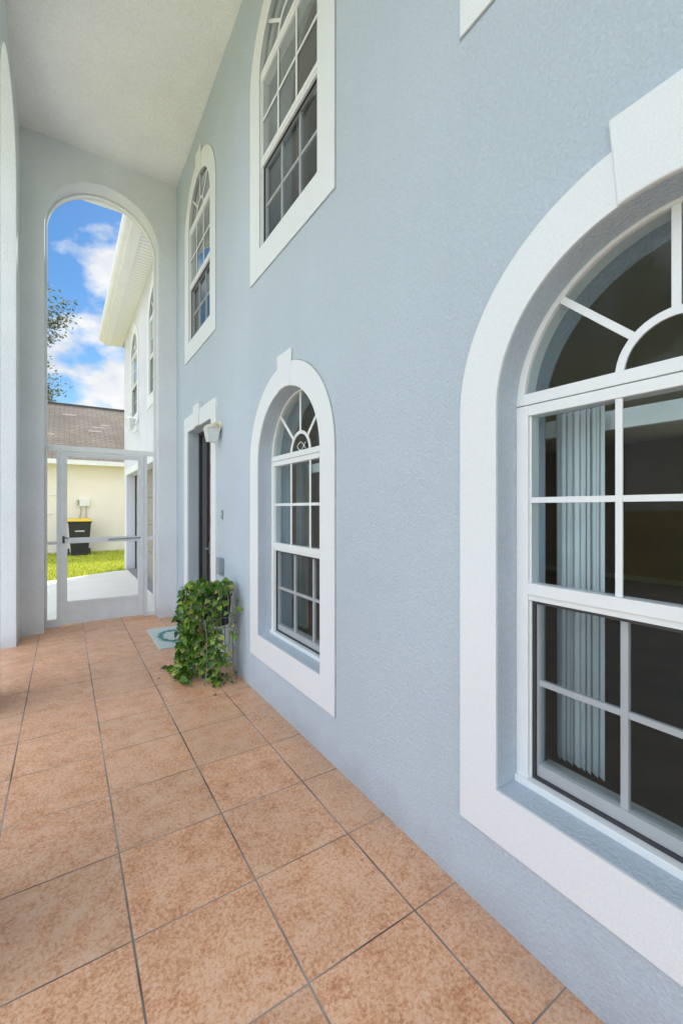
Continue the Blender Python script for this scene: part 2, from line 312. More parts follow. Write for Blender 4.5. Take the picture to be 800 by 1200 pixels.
class MB:
    def __init__(s): s.v = []; s.f = []
    def poly(s, pts): 
        i = len(s.v); s.v += [tuple(p) for p in pts]; s.f.append(tuple(range(i, i + len(pts))))
    def box(s, a, b):
        x0, y0, z0 = a; x1, y1, z1 = b
        if x0 > x1: x0, x1 = x1, x0
        if y0 > y1: y0, y1 = y1, y0
        if z0 > z1: z0, z1 = z1, z0
        i = len(s.v)
        s.v += [(x0, y0, z0), (x1, y0, z0), (x1, y1, z0), (x0, y1, z0), (x0, y0, z1), (x1, y0, z1), (x1, y1, z1), (x0, y1, z1)]
        s.f += [tuple(i + k for k in q) for q in ((3, 2, 1, 0), (4, 5, 6, 7), (0, 1, 5, 4), (1, 2, 6, 5), (2, 3, 7, 6), (3, 0, 4, 7))]
        return s
    def hexa(s, bot, top):
        i = len(s.v); s.v += [tuple(p) for p in bot] + [tuple(p) for p in top]
        s.f += [tuple(i + k for k in q) for q in ((3, 2, 1, 0), (4, 5, 6, 7), (0, 1, 5, 4), (1, 2, 6, 5), (2, 3, 7, 6), (3, 0, 4, 7))]
        return s
    def prism_x(s, yz, x0, x1, back=True):
        """polygon in (y,z), front face at x0, back at x1"""
        n = len(yz); i = len(s.v)
        s.v += [(x0, y, z) for y, z in yz] + [(x1, y, z) for y, z in yz]
        s.f.append(tuple(i + k for k in range(n)))
        if back: s.f.append(tuple(i + n + k for k in reversed(range(n))))
        for k in range(n): s.f.append((i + k, i + n + k, i + n + (k + 1) % n, i + (k + 1) % n))
        return s
    def ring_x(s, outer, inner, x0, x1, back=True, closed=True):
        """ring between two same-length paths in (y,z); front at x0"""
        n = len(outer); i = len(s.v)
        s.v += [(x0, y, z) for y, z in outer] + [(x0, y, z) for y, z in inner] + [(x1, y, z) for y, z in outer] + [(x1, y, z) for y, z in inner]
        m = n if closed else n - 1
        for k in range(m):
            l = (k + 1) % n
            s.f.append((i + k, i + l, i + n + l, i + n + k))
            s.f.append((i + k, i + 2 * n + k, i + 2 * n + l, i + l))
            s.f.append((i + n + k, i + n + l, i + 3 * n + l, i + 3 * n + k))
            if back: s.f.append((i + 2 * n + k, i + 3 * n + k, i + 3 * n + l, i + 2 * n + l))
        return s
    def tube(s, pts, r, seg=8, r1=None, caps=True):
        pts = [Vector(p) for p in pts]; n = len(pts); i0 = len(s.v)
        up = Vector((0, 0, 1))
        prev = None
        for k, p in enumerate(pts):
            d = (pts[min(k + 1, n - 1)] - pts[max(k - 1, 0)])
            if d.length < 1e-9: d = up.copy()
            d.normalize()
            if prev is None:
                a = d.cross(up)
                if a.length < .05: a = d.cross(Vector((1, 0, 0)))
            else:
                a = prev - d * prev.dot(d)
                if a.length < 1e-6: a = d.cross(Vector((1, 0, 0)))
            a.normalize(); prev = a; b = d.cross(a)
            rr = r if r1 is None else r + (r1 - r) * k / max(1, n - 1)
            for q in range(seg):
                t = 2 * PI * q / seg
                s.v.append(tuple(p + a * (rr * math.cos(t)) + b * (rr * math.sin(t))))
        for k in range(n - 1):
            for q in range(seg):
                a0 = i0 + k * seg + q; a1 = i0 + k * seg + (q + 1) % seg
                s.f.append((a0, a1, a1 + seg, a0 + seg))
        if caps:
            s.f.append(tuple(i0 + q for q in reversed(range(seg))))
            s.f.append(tuple(i0 + (n - 1) * seg + q for q in range(seg)))
        return s
    def lathe(s, prof, c=(0, 0), seg=24, sides=None):
        i0 = len(s.v); seg = sides or seg
        for r, z in prof:
            for q in range(seg):
                t = 2 * PI * (q + (.5 if sides else 0)) / seg
                s.v.append((c[0] + r * math.cos(t), c[1] + r * math.sin(t), z))
        for k in range(len(prof) - 1):
            for q in range(seg):
                a0 = i0 + k * seg + q; a1 = i0 + k * seg + (q + 1) % seg
                s.f.append((a0, a1, a1 + seg, a0 + seg))
        s.f.append(tuple(i0 + q for q in reversed(range(seg))))
        s.f.append(tuple(i0 + (len(prof) - 1) * seg + q for q in range(seg)))
        return s
    def build(s, name, mat, parent=None, loc=(0, 0, 0), bevel=0, smooth=False, recalc=True):
        me = bpy.data.meshes.new(name)
        me.from_pydata(s.v, [], s.f)
        if recalc or bevel:
            bm = bmesh.new(); bm.from_mesh(me)
            if recalc: bmesh.ops.recalc_face_normals(bm, faces=bm.faces)
            bm.to_mesh(me); bm.free()
        if smooth:
            for p in me.polygons: p.use_smooth = True
        me.materials.append(mat)
        o = bpy.data.objects.new(name, me); C.objects.link(o); o.location = loc
        if parent: o.parent = parent
        if bevel:
            md = o.modifiers.new('Bevel', 'BEVEL'); md.width = bevel; md.segments = 2; md.limit_method = 'ANGLE'; md.angle_limit = R(40)
        return o

def arch(hw, r, zb, zs, n=40):
    """closed path: bottom left, up, arc, down right, (y,z)"""
    p = [(-hw, zb), (-hw, zs)]
    for k in range(1, n): 
        t = PI - PI * k / n
        p.append((r * math.cos(t), zs + r * math.sin(t)))
    p += [(hw, zs), (hw, zb)]
    return p

def slab_with_holes(name, outline, holes, thick, mat, parent, mapping):
    """filled 2-D outline with holes, given thickness; mapping turns (a,b,c) into world xyz"""
    cu = bpy.data.curves.new(name, 'CURVE'); cu.dimensions = '2D'; cu.fill_mode = 'BOTH'; cu.extrude = thick / 2
    for path in [outline] + holes:
        sp = cu.splines.new('POLY'); sp.points.add(len(path) - 1)
        for i, (a, b) in enumerate(path): sp.points[i].co = (a, b, 0, 1)
        sp.use_cyclic_u = True
    tmp = bpy.data.objects.new('tmp', cu); C.objects.link(tmp)
    dg = bpy.context.evaluated_depsgraph_get()
    me = bpy.data.meshes.new_from_object(tmp.evaluated_get(dg))
    bpy.data.objects.remove(tmp); bpy.data.curves.remove(cu)
    for v in me.vertices: v.co = mapping(v.co.x, v.co.y, v.co.z + thick / 2)
    bm = bmesh.new(); bm.from_mesh(me)
    bmesh.ops.remove_doubles(bm, verts=bm.verts, dist=.0002)
    bmesh.ops.recalc_face_normals(bm, faces=bm.faces)
    bm.to_mesh(me); bm.free()
    for p in me.polygons: p.use_smooth = False
    me.name = name; me.materials.clear(); me.materials.append(mat)
    o = bpy.data.objects.new(name, me); C.objects.link(o)
    if parent: o.parent = parent
    return o

def copy_tree(o, parent=None):
    c = o.copy(); C.objects.link(c)
    if parent: c.parent = parent
    for ch in list(o.children): copy_tree(ch, c)
    return c

# ------------------------------------------------------------------ dimensions
XW = 1.3186          # porch face of the house wall
XL = -.435           # porch face of the arcade wall
YE = 6.24            # porch face of the end wall
ZC = 5.986           # ceiling
WT = .30             # wall thickness
C1, C2, C3 = .493, 2.765, 5.085
ZLO, ZUP = .480, 3.550
ZS = 1.382           # spring line above the opening's sill
RO = .5

house = thing('house', 'pale blue-grey two-storey stucco house with arched windows and a tall tiled porch', 'house')

# ---- setting
g = MB(); g.poly([(-260, -260, -.06), (260, -260, -.06), (260, 260, -.06), (-260, 260, -.06)])
tag(g.build('ground', M['ground']), kind='structure')
f = MB(); f.box((-.735, -3.4, -.3), (XW + .001, 6.60, 0.0))
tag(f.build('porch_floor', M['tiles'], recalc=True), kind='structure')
dv = [(XW - .004, 6.60), (XW - .004, 11.74), (1.05, 11.72), (.62, 11.44), (.2, 11.16), (-.3, 10.86), (-1.2, 10.5), (-3, 10.0), (-7, 8.9), (-7, -14), (-.76, -14), (-.76, 6.60)]
d = MB(); n = len(dv); d.v = [(x, y, -.02) for x, y in dv] + [(x, y, -.2) for x, y in dv]
d.f = [tuple(range(n)), tuple(reversed(range(n, 2 * n)))] + [(k, n + k, n + (k + 1) % n, (k + 1) % n) for k in range(n)]
tag(d.build('driveway', M['concrete']), kind='structure')
t_ = MB(); t_.box((XW - .003, 7.0, -.2), (1.60, 11.95, -.012))
tag(t_.build('garage_apron', M['threshold']), kind='structure')

# ---- front wall
def hole(c, zb): return [(y + c, z + zb) for y, z in arch(RO, RO, 0, ZS, 48)]
outline = [(-3.4, -.3), (-3.4, 6.05), (6.58, 6.05), (6.58, -.3), (5.568, -.3), (5.568, 2.46), (4.549, 2.46), (4.549, -.3)]
CA, CB = 8.10, 10.58
wall = slab_with_holes('wall', outline, [hole(C1, ZLO), hole(C2, ZLO), hole(C1, ZUP), hole(C2, ZUP), hole(C3, ZUP)], WT, M['stucco'], house, lambda a, b, c: Vector((XW + c, a, b)))
slab_with_holes('wing_wall', [(6.5805, -.3), (6.5805, 6.05), (12.45, 6.05), (12.45, -.3), (11.91, -.3), (11.91, 2.33), (7.03, 2.33), (7.03, -.3)], [hole(CA, ZUP), hole(CB, ZUP)], WT, M['stucco_wing_lit'], house,
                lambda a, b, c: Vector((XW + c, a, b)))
# ---- arched end walls
def end_outline(x0, x1):
    c, r, zs = .4385, .6405, 4.992
    p = [(x0, -.2), (x0, 6.05), (x1, 6.05), (x1, -.2), (c + r, -.2), (c + r, zs)]
    for k in range(1, 48): p.append((c + r * math.cos(PI * k / 48), zs + r * math.sin(PI * k / 48)))
    p += [(c - r, zs), (c - r, -.2)]
    return p
slab_with_holes('end_wall', end_outline(XL - .002, XW - .001), [], .36, M['stucco_end'], house, lambda a, b, c: Vector((a, YE + c, b)))
slab_with_holes('end_wall', end_outline(XL - .002, XW - .001), [], .30, M['stucco_end'], house, lambda a, b, c: Vector((a, -3.4 + c, b)))
# ---- arcade wall
arcs = [(5.105, .695), (3.06, .85), (.83, .80), (-1.40, .80)]
o_ = [(-3.4, -.2), (-3.4, 6.05), (YE + .36, 6.05), (YE + .36, -.2)]
for c, r in arcs:
    zs_ = 4.985 if r < .7 else 4.86
    o_ += [(c + r, -.2), (c + r, zs_)]
    for k in range(1, 40): o_.append((c + r * math.cos(PI * k / 40), zs_ + r * math.sin(PI * k / 40)))
    o_ += [(c - r, zs_), (c - r, -.2)]
slab_with_holes('arcade_wall', o_, [], .30, M['stucco_end'], house, lambda a, b, c: Vector((XL - c, a, b)))
# ---- ceiling
MB().box((XL - .28, -3.38, ZC), (XW + .02, YE + .34, 6.048)).build('ceiling', M['ceiling'], house)
# ---- other exterior walls
XB = 11.0
MB().box((XW + WT + .001, 12.15, -.3), (XB, 12.45, 6.05)).build('gable_wall', M['stucco'], house)
MB().box((XW + WT + .001, -3.4, -.3), (XB, -3.1, 6.05)).build('gable_wall', M['stucco'], house)
slab_with_holes('rear_wall', [(-3.1, -.3), (-3.1, 6.05), (12.15, 6.05), (12.15, -.3)], [[(-2.7, 0.1), (-2.7, 2.4), (2.5, 2.4), (2.5, 0.1)], [(-2, 3.6), (-2, 5.0), (3.4, 5.0), (3.4, 3.6)]], .3, M['stucco'], house, lambda a, b, c: Vector((XB - .3 + c, a, b)))  # both openings are unseen, added to let fill light into the rooms
# ---- roof, eaves, gutter
x0, x1, y0, y1, zr = -1.20, XB + .5, -3.9, 12.93, 6.10
ex = .90
rm = MB()
rx = 6.2; rzt = zr + (rx - x0) * .33
rm.v = [(ex, y1, zr), (x1, y1, zr), (x1, y0, zr), (x0, y0, zr), (x0, 7.03, zr), (ex, 7.03, zr), (rx, y0 + 5, rzt), (rx, y1 - 5, rzt)]
rm.f = [(0, 1, 7), (1, 2, 6, 7), (2, 3, 6), (3, 4, 5, 7, 6), (5, 0, 7), (0, 5, 4, 3, 2, 1)]
rm.build('roof', M['shingle_grey'], house)
# soffit boards (slats across) and fascia
MB().box((1.03, 7.052, 5.87), (XW - .002, y1 - .02, 5.90)).build('soffit', M['soffit'], house)
MB().box((XL - .70, YE + .362, 5.87), (XW - .002, 7.05, 5.90)).build('soffit', M['soffit'], house)
fb = MB(); fb.box((.888, 7.052, 5.845), (1.028, y1, 5.885)); fb.box((.862, 7.03, 5.865), (.887, y1 + .02, 6.10)); fb.box((.888, y1 - .018, 5.862), (XB, y1 + .004, 6.10))
fb.box((-1.18, 7.03, 5.865), (.860, 7.05, 6.10)); fb.box((-1.16, 6.90, 5.845), (.886, 7.028, 5.867))
fb.build('fascia', M['fascia'], house, bevel=.004)
gm = MB()
gx = [(.861, 5.93), (.80, 5.93), (.768, 5.965), (.755, 6.02), (.755, 6.06), (.765, 6.06), (.775, 6.02), (.80, 5.955), (.861, 5.955)]
nn = len(gx)
gm.v = [(x, 7.20, z) for x, z in gx] + [(x, y1 + .02, z) for x, z in gx]
gm.f = [(k, k + nn, (k + 1) % nn + nn, (k + 1) % nn) for k in range(nn)] + [tuple(range(nn)), tuple(reversed(range(nn, 2 * nn)))]
gm.build('gutter', M['fascia'], house)

# ---- interiors seen through the glass
XI = XW + WT
it = MB(); it.box((XI + .001, -3.09, 2.86), (XB - .31, 12.14, 3.06)); it.build('storey_floor', M['white_int'], house)
MB().box((XI + .001, -3.09, -.3), (XB - .31, 12.14, .0)).build('interior_floor', M['int_floor'], house)
MB().box((XI + .002, 6.3, .003), (XB - .32, 6.42, 2.855)).build('partition', M['tan_wall'], house)
slab_with_holes('partition', [(-3.08, .003), (-3.08, 2.855), (6.29, 2.855), (6.29, .003)], [[(-2.7, .02), (-2.7, 2.4), (2.5, 2.4), (2.5, .02)]], .1, M['tan_wall'], house, lambda a, b, c: Vector((9.9 + c, a, b)))  # unseen opening in line with the rear one, added to light the room
MB().box((9.87, 2.55, .003), (9.898, 6.29, .11)).build('baseboard', M['white_int'], house)
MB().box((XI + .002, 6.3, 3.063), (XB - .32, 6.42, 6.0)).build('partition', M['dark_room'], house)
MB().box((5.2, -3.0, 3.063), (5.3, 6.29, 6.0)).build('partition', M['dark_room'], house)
MB().box((XI + .002, -3.08, 5.93), (XB - .32, 12.1, 6.04)).build('upper_ceiling', M['white_int'], house)
cm = MB(); cm.box((5.08, -3.0, 5.80), (5.198, 6.28, 5.928)); cm.box((5.14, -3.0, 5.70), (5.197, 6.28, 5.797)); cm.build('crown_moulding', M['white_int'], house)

# ---- windows
def rect_ring(mb, y0, y1, z0, z1, w, xa, xb):
    o = [(y0, z0), (y0, z1), (y1, z1), (y1, z0)]
    i = [(y0 + w, z0 + w), (y0 + w, z1 - w), (y1 - w, z1 - w), (y1 - w, z0 + w)]
    mb.ring_x(o, i, xa, xb)

def make_window(D, ri=RO, cover=.0):
    """origin: opening centre at the sill, x = 0 is the frame's outer face, wall face at x = -D"""
    fr = MB()
    a_o = arch(RO + .001, RO + .001, .0, ZS, 40); 
    fr.ring_x(arch(RO - .0005, RO - .0005, 1.402, ZS + .02, 40), arch(RO - .031, RO - .031, 1.402, ZS + .02, 40), .0, .07, closed=False)
    # jambs, sill, transom, meeting rail
    for s in (-1, 1):
        fr.box((0, s * .4995, .0), (.07, s * .452, 1.399))
        fr.box((.012, s * .4518, .028), (.06, s * .446, 1.361))
    fr.box((-.012, -.4995, .0), (.075, .4995, .027))
    fr.box((.001, -.4517, 1.361), (.065, .4517, 1.3985))
    fr.box((-.001, -.4695, 1.4015), (.065, .4695, 1.442))
    fr.box((-.004, -.4517, .704), (.05, .4517, .746))
    fr.box((.004, -.4517, .683), (.05, .4517, .7035))
    if cover:      # flush window: keep every piece of the frame behind the wall's face
        fr.v = [(max(x, .0), y, z) for x, y, z in fr.v]
    w = fr.build('window', M['frame'], house, bevel=.002)
    # stucco trim band round the opening
    tr = MB(); tr.ring_x(arch(.668, .668, -.190, ZS, 48), arch(ri, ri, RO - ri, ZS, 48), -D - .009, -D + .0005 - cover, back=cover > 0)
    tr.build('trim', M['trim'], w)
    cl = MB(); cl.ring_x(arch(.6735, .6735, -.1955, ZS, 48), arch(.6682, .6682, -.1902, ZS, 48), -D - .003, -D + .0004 - cover, back=False); cl.build('caulk_shade_line', M['caulk_shade'], w)  # caulk joint, its grey also painting the shadow at the trim's outer edge
    ks = []
    for k in range(9):
        y = -.095 + .19 * k / 8; ks.append((y, ZS + math.sqrt(ri ** 2 - y * y) - .0008))
    ks += [(.118, ZS + .748), (-.118, ZS + .748)]
    MB().prism_x(ks, -D - .0165, -D - .0005 - cover).build('keystone', M['trim'], w, bevel=.006)
    # fanlight grille
    fg = MB()
    nA = 24; co, ci = [], []
    for k in range(nA + 1):
        t = PI * k / nA; co.append((.158 * math.cos(t), 1.43 + .158 * math.sin(t))); ci.append((.134 * math.cos(t), 1.43 + .134 * math.sin(t)))
    fg.ring_x(co, ci, .006, .0135, closed=False)
    for a in (45, 90, 135):
        ca, sa = math.cos(R(a)), math.sin(R(a)); q = .0115
        fg.prism_x([(.156 * ca - q * sa, 1.43 + .156 * sa + q * ca), (.156 * ca + q * sa, 1.43 + .156 * sa - q * ca),
                    (.466 * ca + q * sa, 1.412 + .466 * sa - q * ca), (.466 * ca - q * sa, 1.412 + .466 * sa + q * ca)], .007, .0132)
    fg.build('fanlight_grille', M['frame'], w)
    us = MB()
    for s in (-1, 1): us.box((.007, s * .138, .7465), (.0135, s * .158, 1.3605))
    for a, b in ((-.4455, -.1585), (-.1375, .1375), (.1585, .4455)): us.box((.0075, a, 1.041), (.013, b, 1.061))
    us.build('upper_grille', M['frame'], w)
    ls = MB()
    for s in (-1, 1):
        ls.box((.036, s * .134, .083), (.054, s * .156, .6825))
        ls.box((.030, s * .4455, .0275), (.062, s * .428, .6825))
    for a, b in ((-.4275, -.1565), (-.1335, .1335), (.1565, .4275)): ls.box((.037, a, .368), (.053, b, .388))
    ls.box((.028, -.4275, .0275), (.062, .4275, .0825))
    ls.build('lower_sash', M['frame_grey'], w)
    p = MB(); p.poly([(.016, y, z) for y, z in arch(.4685, .4685, 1.4425, ZS + .02, 32)][::-1]); p.build('pane', M['glass'], w, recalc=False)
    p = MB(); p.poly([(.016, .4455, .7465), (.016, -.4455, .7465), (.016, -.4455, 1.3605), (.016, .4455, 1.3605)][::-1]); p.build('pane', M['glass'], w, recalc=False)
    p = MB(); p.poly([(.045, .4275, .083), (.045, -.4275, .083), (.045, -.4275, .6825), (.045, .4275, .6825)][::-1]); p.build('pane', M['glass'], w, recalc=False)
    p = MB(); p.poly([(.0235, -.444, .029), (.0235, .444, .029), (.0235, .444, .682), (.0235, -.444, .682)]); p.build('insect_screen', M['screen'], w, recalc=False)
    sf = MB(); rect_ring(sf, -.4457, .4457, .0277, .6828, .012, .019, .0275); sf.build('screen_frame', M['dark_metal'], w)
    return w
D_LO = .110
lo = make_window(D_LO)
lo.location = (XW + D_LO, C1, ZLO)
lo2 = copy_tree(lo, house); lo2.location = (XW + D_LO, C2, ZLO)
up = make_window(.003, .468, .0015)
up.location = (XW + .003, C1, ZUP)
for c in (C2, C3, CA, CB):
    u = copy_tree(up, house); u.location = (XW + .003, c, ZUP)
# fish outline stuck on the small window's fan pane
fi = MB(); pts1, pts2 = [], []
for k in range(15):
    t = k / 14; y = .055 - .125 * t
    pts1.append((.0125, y, 1.475 + .030 * math.sin(PI * min(1, t * 1.22)) * 1.0 - (.022 * max(0, (t - .82) / .18))))
    pts2.append((.0125, y, 1.475 - .030 * math.sin(PI * min(1, t * 1.22)) * 1.0 + (.022 * max(0, (t - .82) / .18))))
fi.tube(pts1, .003, 5); fi.tube(pts2, .003, 5)
fo = fi.build('fish_sticker', M['frame'], lo2)

# ---- vertical blinds
def make_blinds(loc, label):
    b = thing('vertical_blinds', label, 'blinds', loc, 'vertical blinds inside the arched windows')
    v = MB(); v.box((.078, -.56, 1.315), (.11, .56, 1.385)); v.build('headrail', M['blind'], b)
    rnd = random.Random(3)
    for k in range(11):
        y = .318 + .0158 * k; a = R(44 + rnd.uniform(-9, 9)); w = .043; cx = .035 + .003 * (k % 3)
        m = MB(); nseg = 4; z0, z1 = .032, 1.395
        for j in range(nseg):
            def P(q, z):
                s = -1 + 2 * q / nseg; bow = .006 * (1 - s * s); sw = (.004 * math.sin(k * 1.7)) * (1 - (z - z0) / (z1 - z0))
                lx, ly = s * w, bow
                return (cx + lx * math.sin(a) - ly * math.cos(a), y + lx * math.cos(a) + ly * math.sin(a) + sw, z)
            m.poly([P(j, z0), P(j + 1, z0), P(j + 1, z1), P(j, z1)])
        m.build('vane', M['blind'], b, smooth=True, recalc=False)
    return b
for c in (C1, C2):
    MB().box((XW + .182, c - .497, ZLO - .018), (XI + .02, c + .497, ZLO + .012)).build('inner_sill', M['white_int'], house, bevel=.003)
make_blinds((XI + .012, C1, ZLO), 'white vertical blinds stacked at the left inside the large ground-floor window nearest the camera')
make_blinds((XI + .012, C2, ZLO), 'white vertical blinds inside the ground-floor arched window with the fish sticker')
make_blinds((XI + .012, C2, ZUP), 'white vertical blinds inside the large upper window above the ground-floor fish-sticker window')

# ---- front door
DY0, DY1, DZ = 4.549, 5.568, 2.46
XD = XW + .12
t = MB()
yo, zo = .190, 2.650
t.ring_x([(DY1 + yo, .002), (DY1 + yo, zo), (DY0 - .165, zo), (DY0 - .165, .002)], [(DY1, .002), (DY1, DZ), (DY0, DZ), (DY0, .002)], XW - .018, XW + .0005, back=False, closed=False)
t.build('door_trim', M['trim'], house)
MB().prism_x([(4.995, DZ - .002), (5.185, DZ - .002), (5.215, 2.715), (4.965, 2.715)], XW - .04, XW - .0005).build('keystone', M['trim'], house, bevel=.005)
fr = MB(); fr.box((XD, DY1 - .0005, .0), (XD + .1, DY1 - .035, DZ)); fr.box((XD, DY0 + .0005, 0), (XD + .1, DY0 + .035, DZ)); fr.box((XD, DY0 + .0355, DZ - .04), (XD + .1, DY1 - .0355, DZ - .0005)); fr.box((XD, 5.20, .0), (XD + .1, 5.232, DZ - .0405))
fr.build('door_frame', M['dark_metal'], house, bevel=.003)
sl = MB(); sl.box((XD + .02, 5.2325, .0), (XD + .05, DY1 - .0355, DZ - .041)); sl.build('sidelight', M['door_dark'], house)
dr = MB(); dr.box((XD + .03, DY0 + .036, .01), (XD + .075, 5.1995, DZ - .0415))
door = dr.build('front_door', M['door_brown'], house)
pn = MB()
for y0_, y1_ in ((4.66, 4.86), (4.94, 5.13)):
    for z0_, z1_ in ((.16, .62), (.78, 1.30), (1.40, 1.92), (2.02, 2.30)):
        pn.hexa([(XD + .0295, y0_, z0_), (XD + .0295, y1_, z0_), (XD + .0295, y1_, z1_), (XD + .0295, y0_, z1_)][::-1], [(XD + .016, y0_ + .02, z0_ + .02), (XD + .016, y1_ - .02, z0_ + .02), (XD + .016, y1_ - .02, z1_ - .02), (XD + .016, y0_ + .02, z1_ - .02)][::-1])
pn.build('door_panel', paint('door_panel_paint', (.30, .26, .235), .4, noise=.08), door)
hd = MB(); hd.tube([(XD + .029, 5.165, 1.02), (XD - .02, 5.165, 1.02), (XD - .025, 5.10, 1.02)], .010, 8); hd.box((XD + .022, 5.145, .96), (XD + .029, 5.185, 1.10)); hd.build('door_handle', M['metal_grey'], door)
hd = MB(); hd.box((XD - .02, DY0 + .001, -.01), (XD + .12, DY1 - .001, .012)); hd.build('threshold', M['metal_grey'], house)

# ---- garage door and its trim
gd = MB()
for k in range(4):
    z0_ = -.01 + .585 * k; gd.box((1.53, 7.032, z0_), (1.57, 11.908, z0_ + .575))
    for j in range(8):
        ya = 7.10 + .60 * j
        gd.hexa([(1.5295, ya, z0_ + .08), (1.5295, ya + .5, z0_ + .08), (1.5295, ya + .5, z0_ + .49), (1.5295, ya, z0_ + .49)][::-1], [(1.518, ya + .03, z0_ + .11), (1.518, ya + .47, z0_ + .11), (1.518, ya + .47, z0_ + .46), (1.518, ya + .03, z0_ + .46)][::-1])
gd.build('garage_door', M['garage'], house)
MB().box((1.50, 11.86, -.01), (1.528, 11.9085, 2.325)).build('garage_weather_strip', M['dark_metal'], house)
gt = MB(); gt.ring_x([(12.06, -.015), (12.06, 2.48), (6.88, 2.48), (6.88, -.015)], [(11.91, -.015), (11.91, 2.33), (7.03, 2.33), (7.03, -.015)], XW - .018, XW + .0005, back=False, closed=False)
gt.build('garage_trim', M['trim'], house)

# ---- screen enclosure in the end arch: fixed frame, header, hinged screen door
YS = 6.47
sc = MB()
sc.box((-.2015, YS, 0), (-.178, YS + .05, 4.99)); sc.box((1.052, YS, 0), (1.0785, YS + .05, 4.99))
sc.box((-.1775, YS, 2.235), (1.0515, YS + .05, 2.300))
cc, rr_ = .4385, .640
oo, ii = [], []
for k in range(41):
    t = PI * k / 40; oo.append((cc + rr_ * math.cos(t), 4.99 + rr_ * math.sin(t))); ii.append((cc + (rr_ - .020) * math.cos(t), 4.99 + (rr_ - .020) * math.sin(t)))
i0 = len(sc.v)
sc.v += [(x, YS, z) for x, z in oo] + [(x, YS, z) for x, z in ii] + [(x, YS + .05, z) for x, z in oo] + [(x, YS + .05, z) for x, z in ii]
for k in range(40):
    q = 41
    for a, b in ((0, 1), (1, 3), (3, 2), (2, 0)): sc.f.append((i0 + a * q + k, i0 + a * q + k + 1, i0 + b * q + k + 1, i0 + b * q + k))
sc.box((-.1775, YS + .01, .0), (-.082, YS + .04, .10)); sc.box((.972, YS + .01, .0), (1.0515, YS + .04, .06))
sc.box((-.1775, YS + .012, 1.045), (-.082, YS + .042, 1.085)); 
scr = sc.build('screen_enclosure', M['frame'], house, bevel=.003)
jm = MB(); jm.box((-.0815, YS - .004, 0), (-.045, YS + .046, 2.2345)); jm.box((.925, YS - .004, 0), (.9715, YS + .046, 2.2345)); jm.box((.972, YS + .008, 1.06), (1.0515, YS + .04, 1.11)); jm.build('door_jamb', M['frame_grey'], scr, bevel=.003)
ps = MB(); ps.poly([(cc + (rr_ - .012) * math.cos(PI * k / 40), YS + .055, 4.99 + (rr_ - .012) * math.sin(PI * k / 40)) for k in range(41)] + [(-.165, YS + .055, .03), (1.045, YS + .055, .03)])
ps.build('screen_mesh', M['porch_screen'], scr, recalc=False)
sd = MB(); yd = YS - .014
sd.box((-.044, yd, .03), (.032, yd + .03, 2.225)); sd.box((.850, yd, .03), (.924, yd + .03, 2.225))
sd.box((.0325, yd, 2.165), (.8495, yd + .03, 2.225)); sd.box((.0325, yd, 1.055), (.8495, yd + .03, 1.125))
sd.box((.0325, yd, .03), (.8495, yd + .03, .085)); sd.box((.0325, yd, .27), (.8495, yd + .03, .315))
sdo = sd.build('screen_door', M['frame_grey'], house, bevel=.004)
MB().box((.0325, yd + .008, .0855), (.8495, yd + .020, .2695)).build('kick_plate', M['frame_grey'], sdo)
h = MB(); h.tube([(.50, yd - .004, 1.085), (.50, yd - .022, 1.09), (.80, yd - .022, 1.10), (.88, yd - .004, 1.10)], .008, 8); h.build('push_bar', M['metal_grey'], sdo, smooth=True)
h = MB(); h.box((-.02, yd - .012, 1.06), (.004, yd - .0005, 1.15)); h.tube([(-.008, yd - .012, 1.13), (-.008, yd - .04, 1.13), (.05, yd - .045, 1.125)], .007, 8); h.build('latch_handle', M['dark_metal'], sdo)

# ---- wall lamp above the door's near jamb
LX, LY = XW, 4.262
wl = thing('wall_lamp', 'small white wall lantern with cream cap and tapered glass shade beside the front door', 'lamp', (LX, LY, 2.30)); wl.scale = (.88, .88, .88)
m = MB(); m.lathe([(.0, -.0), (.055, 0), (.055, .012), (.035, .022), (.0, .024)], (0, 0), 20)
m.v = [(-z - .0005, y, x + .035) for x, y, z in m.v]; m.build('back_plate', M['cream'], wl, smooth=False)
m = MB(); m.tube([(-.02, 0, .035), (-.05, 0, .055), (-.085, 0, .05), (-.10, 0, .03)], .016, 10); m.build('arm', M['cream'], wl, smooth=True)
m = MB(); m.lathe([(.078, .0), (.084, .006), (.080, .016), (.05, .036), (.02, .044), (.0, .046)], (-.10, 0), 20); m.v = [(x, y, z) for x, y, z in m.v]; m.build('cap', M['cream'], wl, smooth=True)
m = MB(); m.hexa([(-.145, -.044, -.145), (-.058, -.044, -.145), (-.058, .044, -.145), (-.145, .044, -.145)], [(-.172, -.068, -.004), (-.032, -.068, -.004), (-.032, .068, -.004), (-.172, .068, -.004)])
m.build('shade', M['white_glass'], wl, bevel=.006)
m = MB()
for (ax, ay, bx, by) in ((-.147, -.046, -.175, -.071), (-.056, -.046, -.029, -.071), (-.056, .046, -.029, .071), (-.147, .046, -.175, .071)):
    m.tube([(ax, ay, -.150), (bx, by, .0)], .0045, 6)
for z, e in ((-.150, 0.0), (0.0, .027)):
    a = [(-.147 - e, -.046 - e * .92, z), (-.056 + e, -.046 - e * .92, z), (-.056 + e, .046 + e * .92, z), (-.147 - e, .046 + e * .92, z)]
    for k in range(4): m.tube([a[k], a[(k + 1) % 4]], .005, 6)
for k in range(1, 5):      # lattice wires on the shade
    z = -.15 + .03 * k; e = .027 * k / 5
    a = [(-.148 - e, -.047 - e * .92, z), (-.055 + e, -.047 - e * .92, z), (-.055 + e, .047 + e * .92, z), (-.148 - e, .047 + e * .92, z)]
    for j in range(4): m.tube([a[j], a[(j + 1) % 4]], .0022, 4)
m.build('shade_frame', M['lamp_white'], wl)

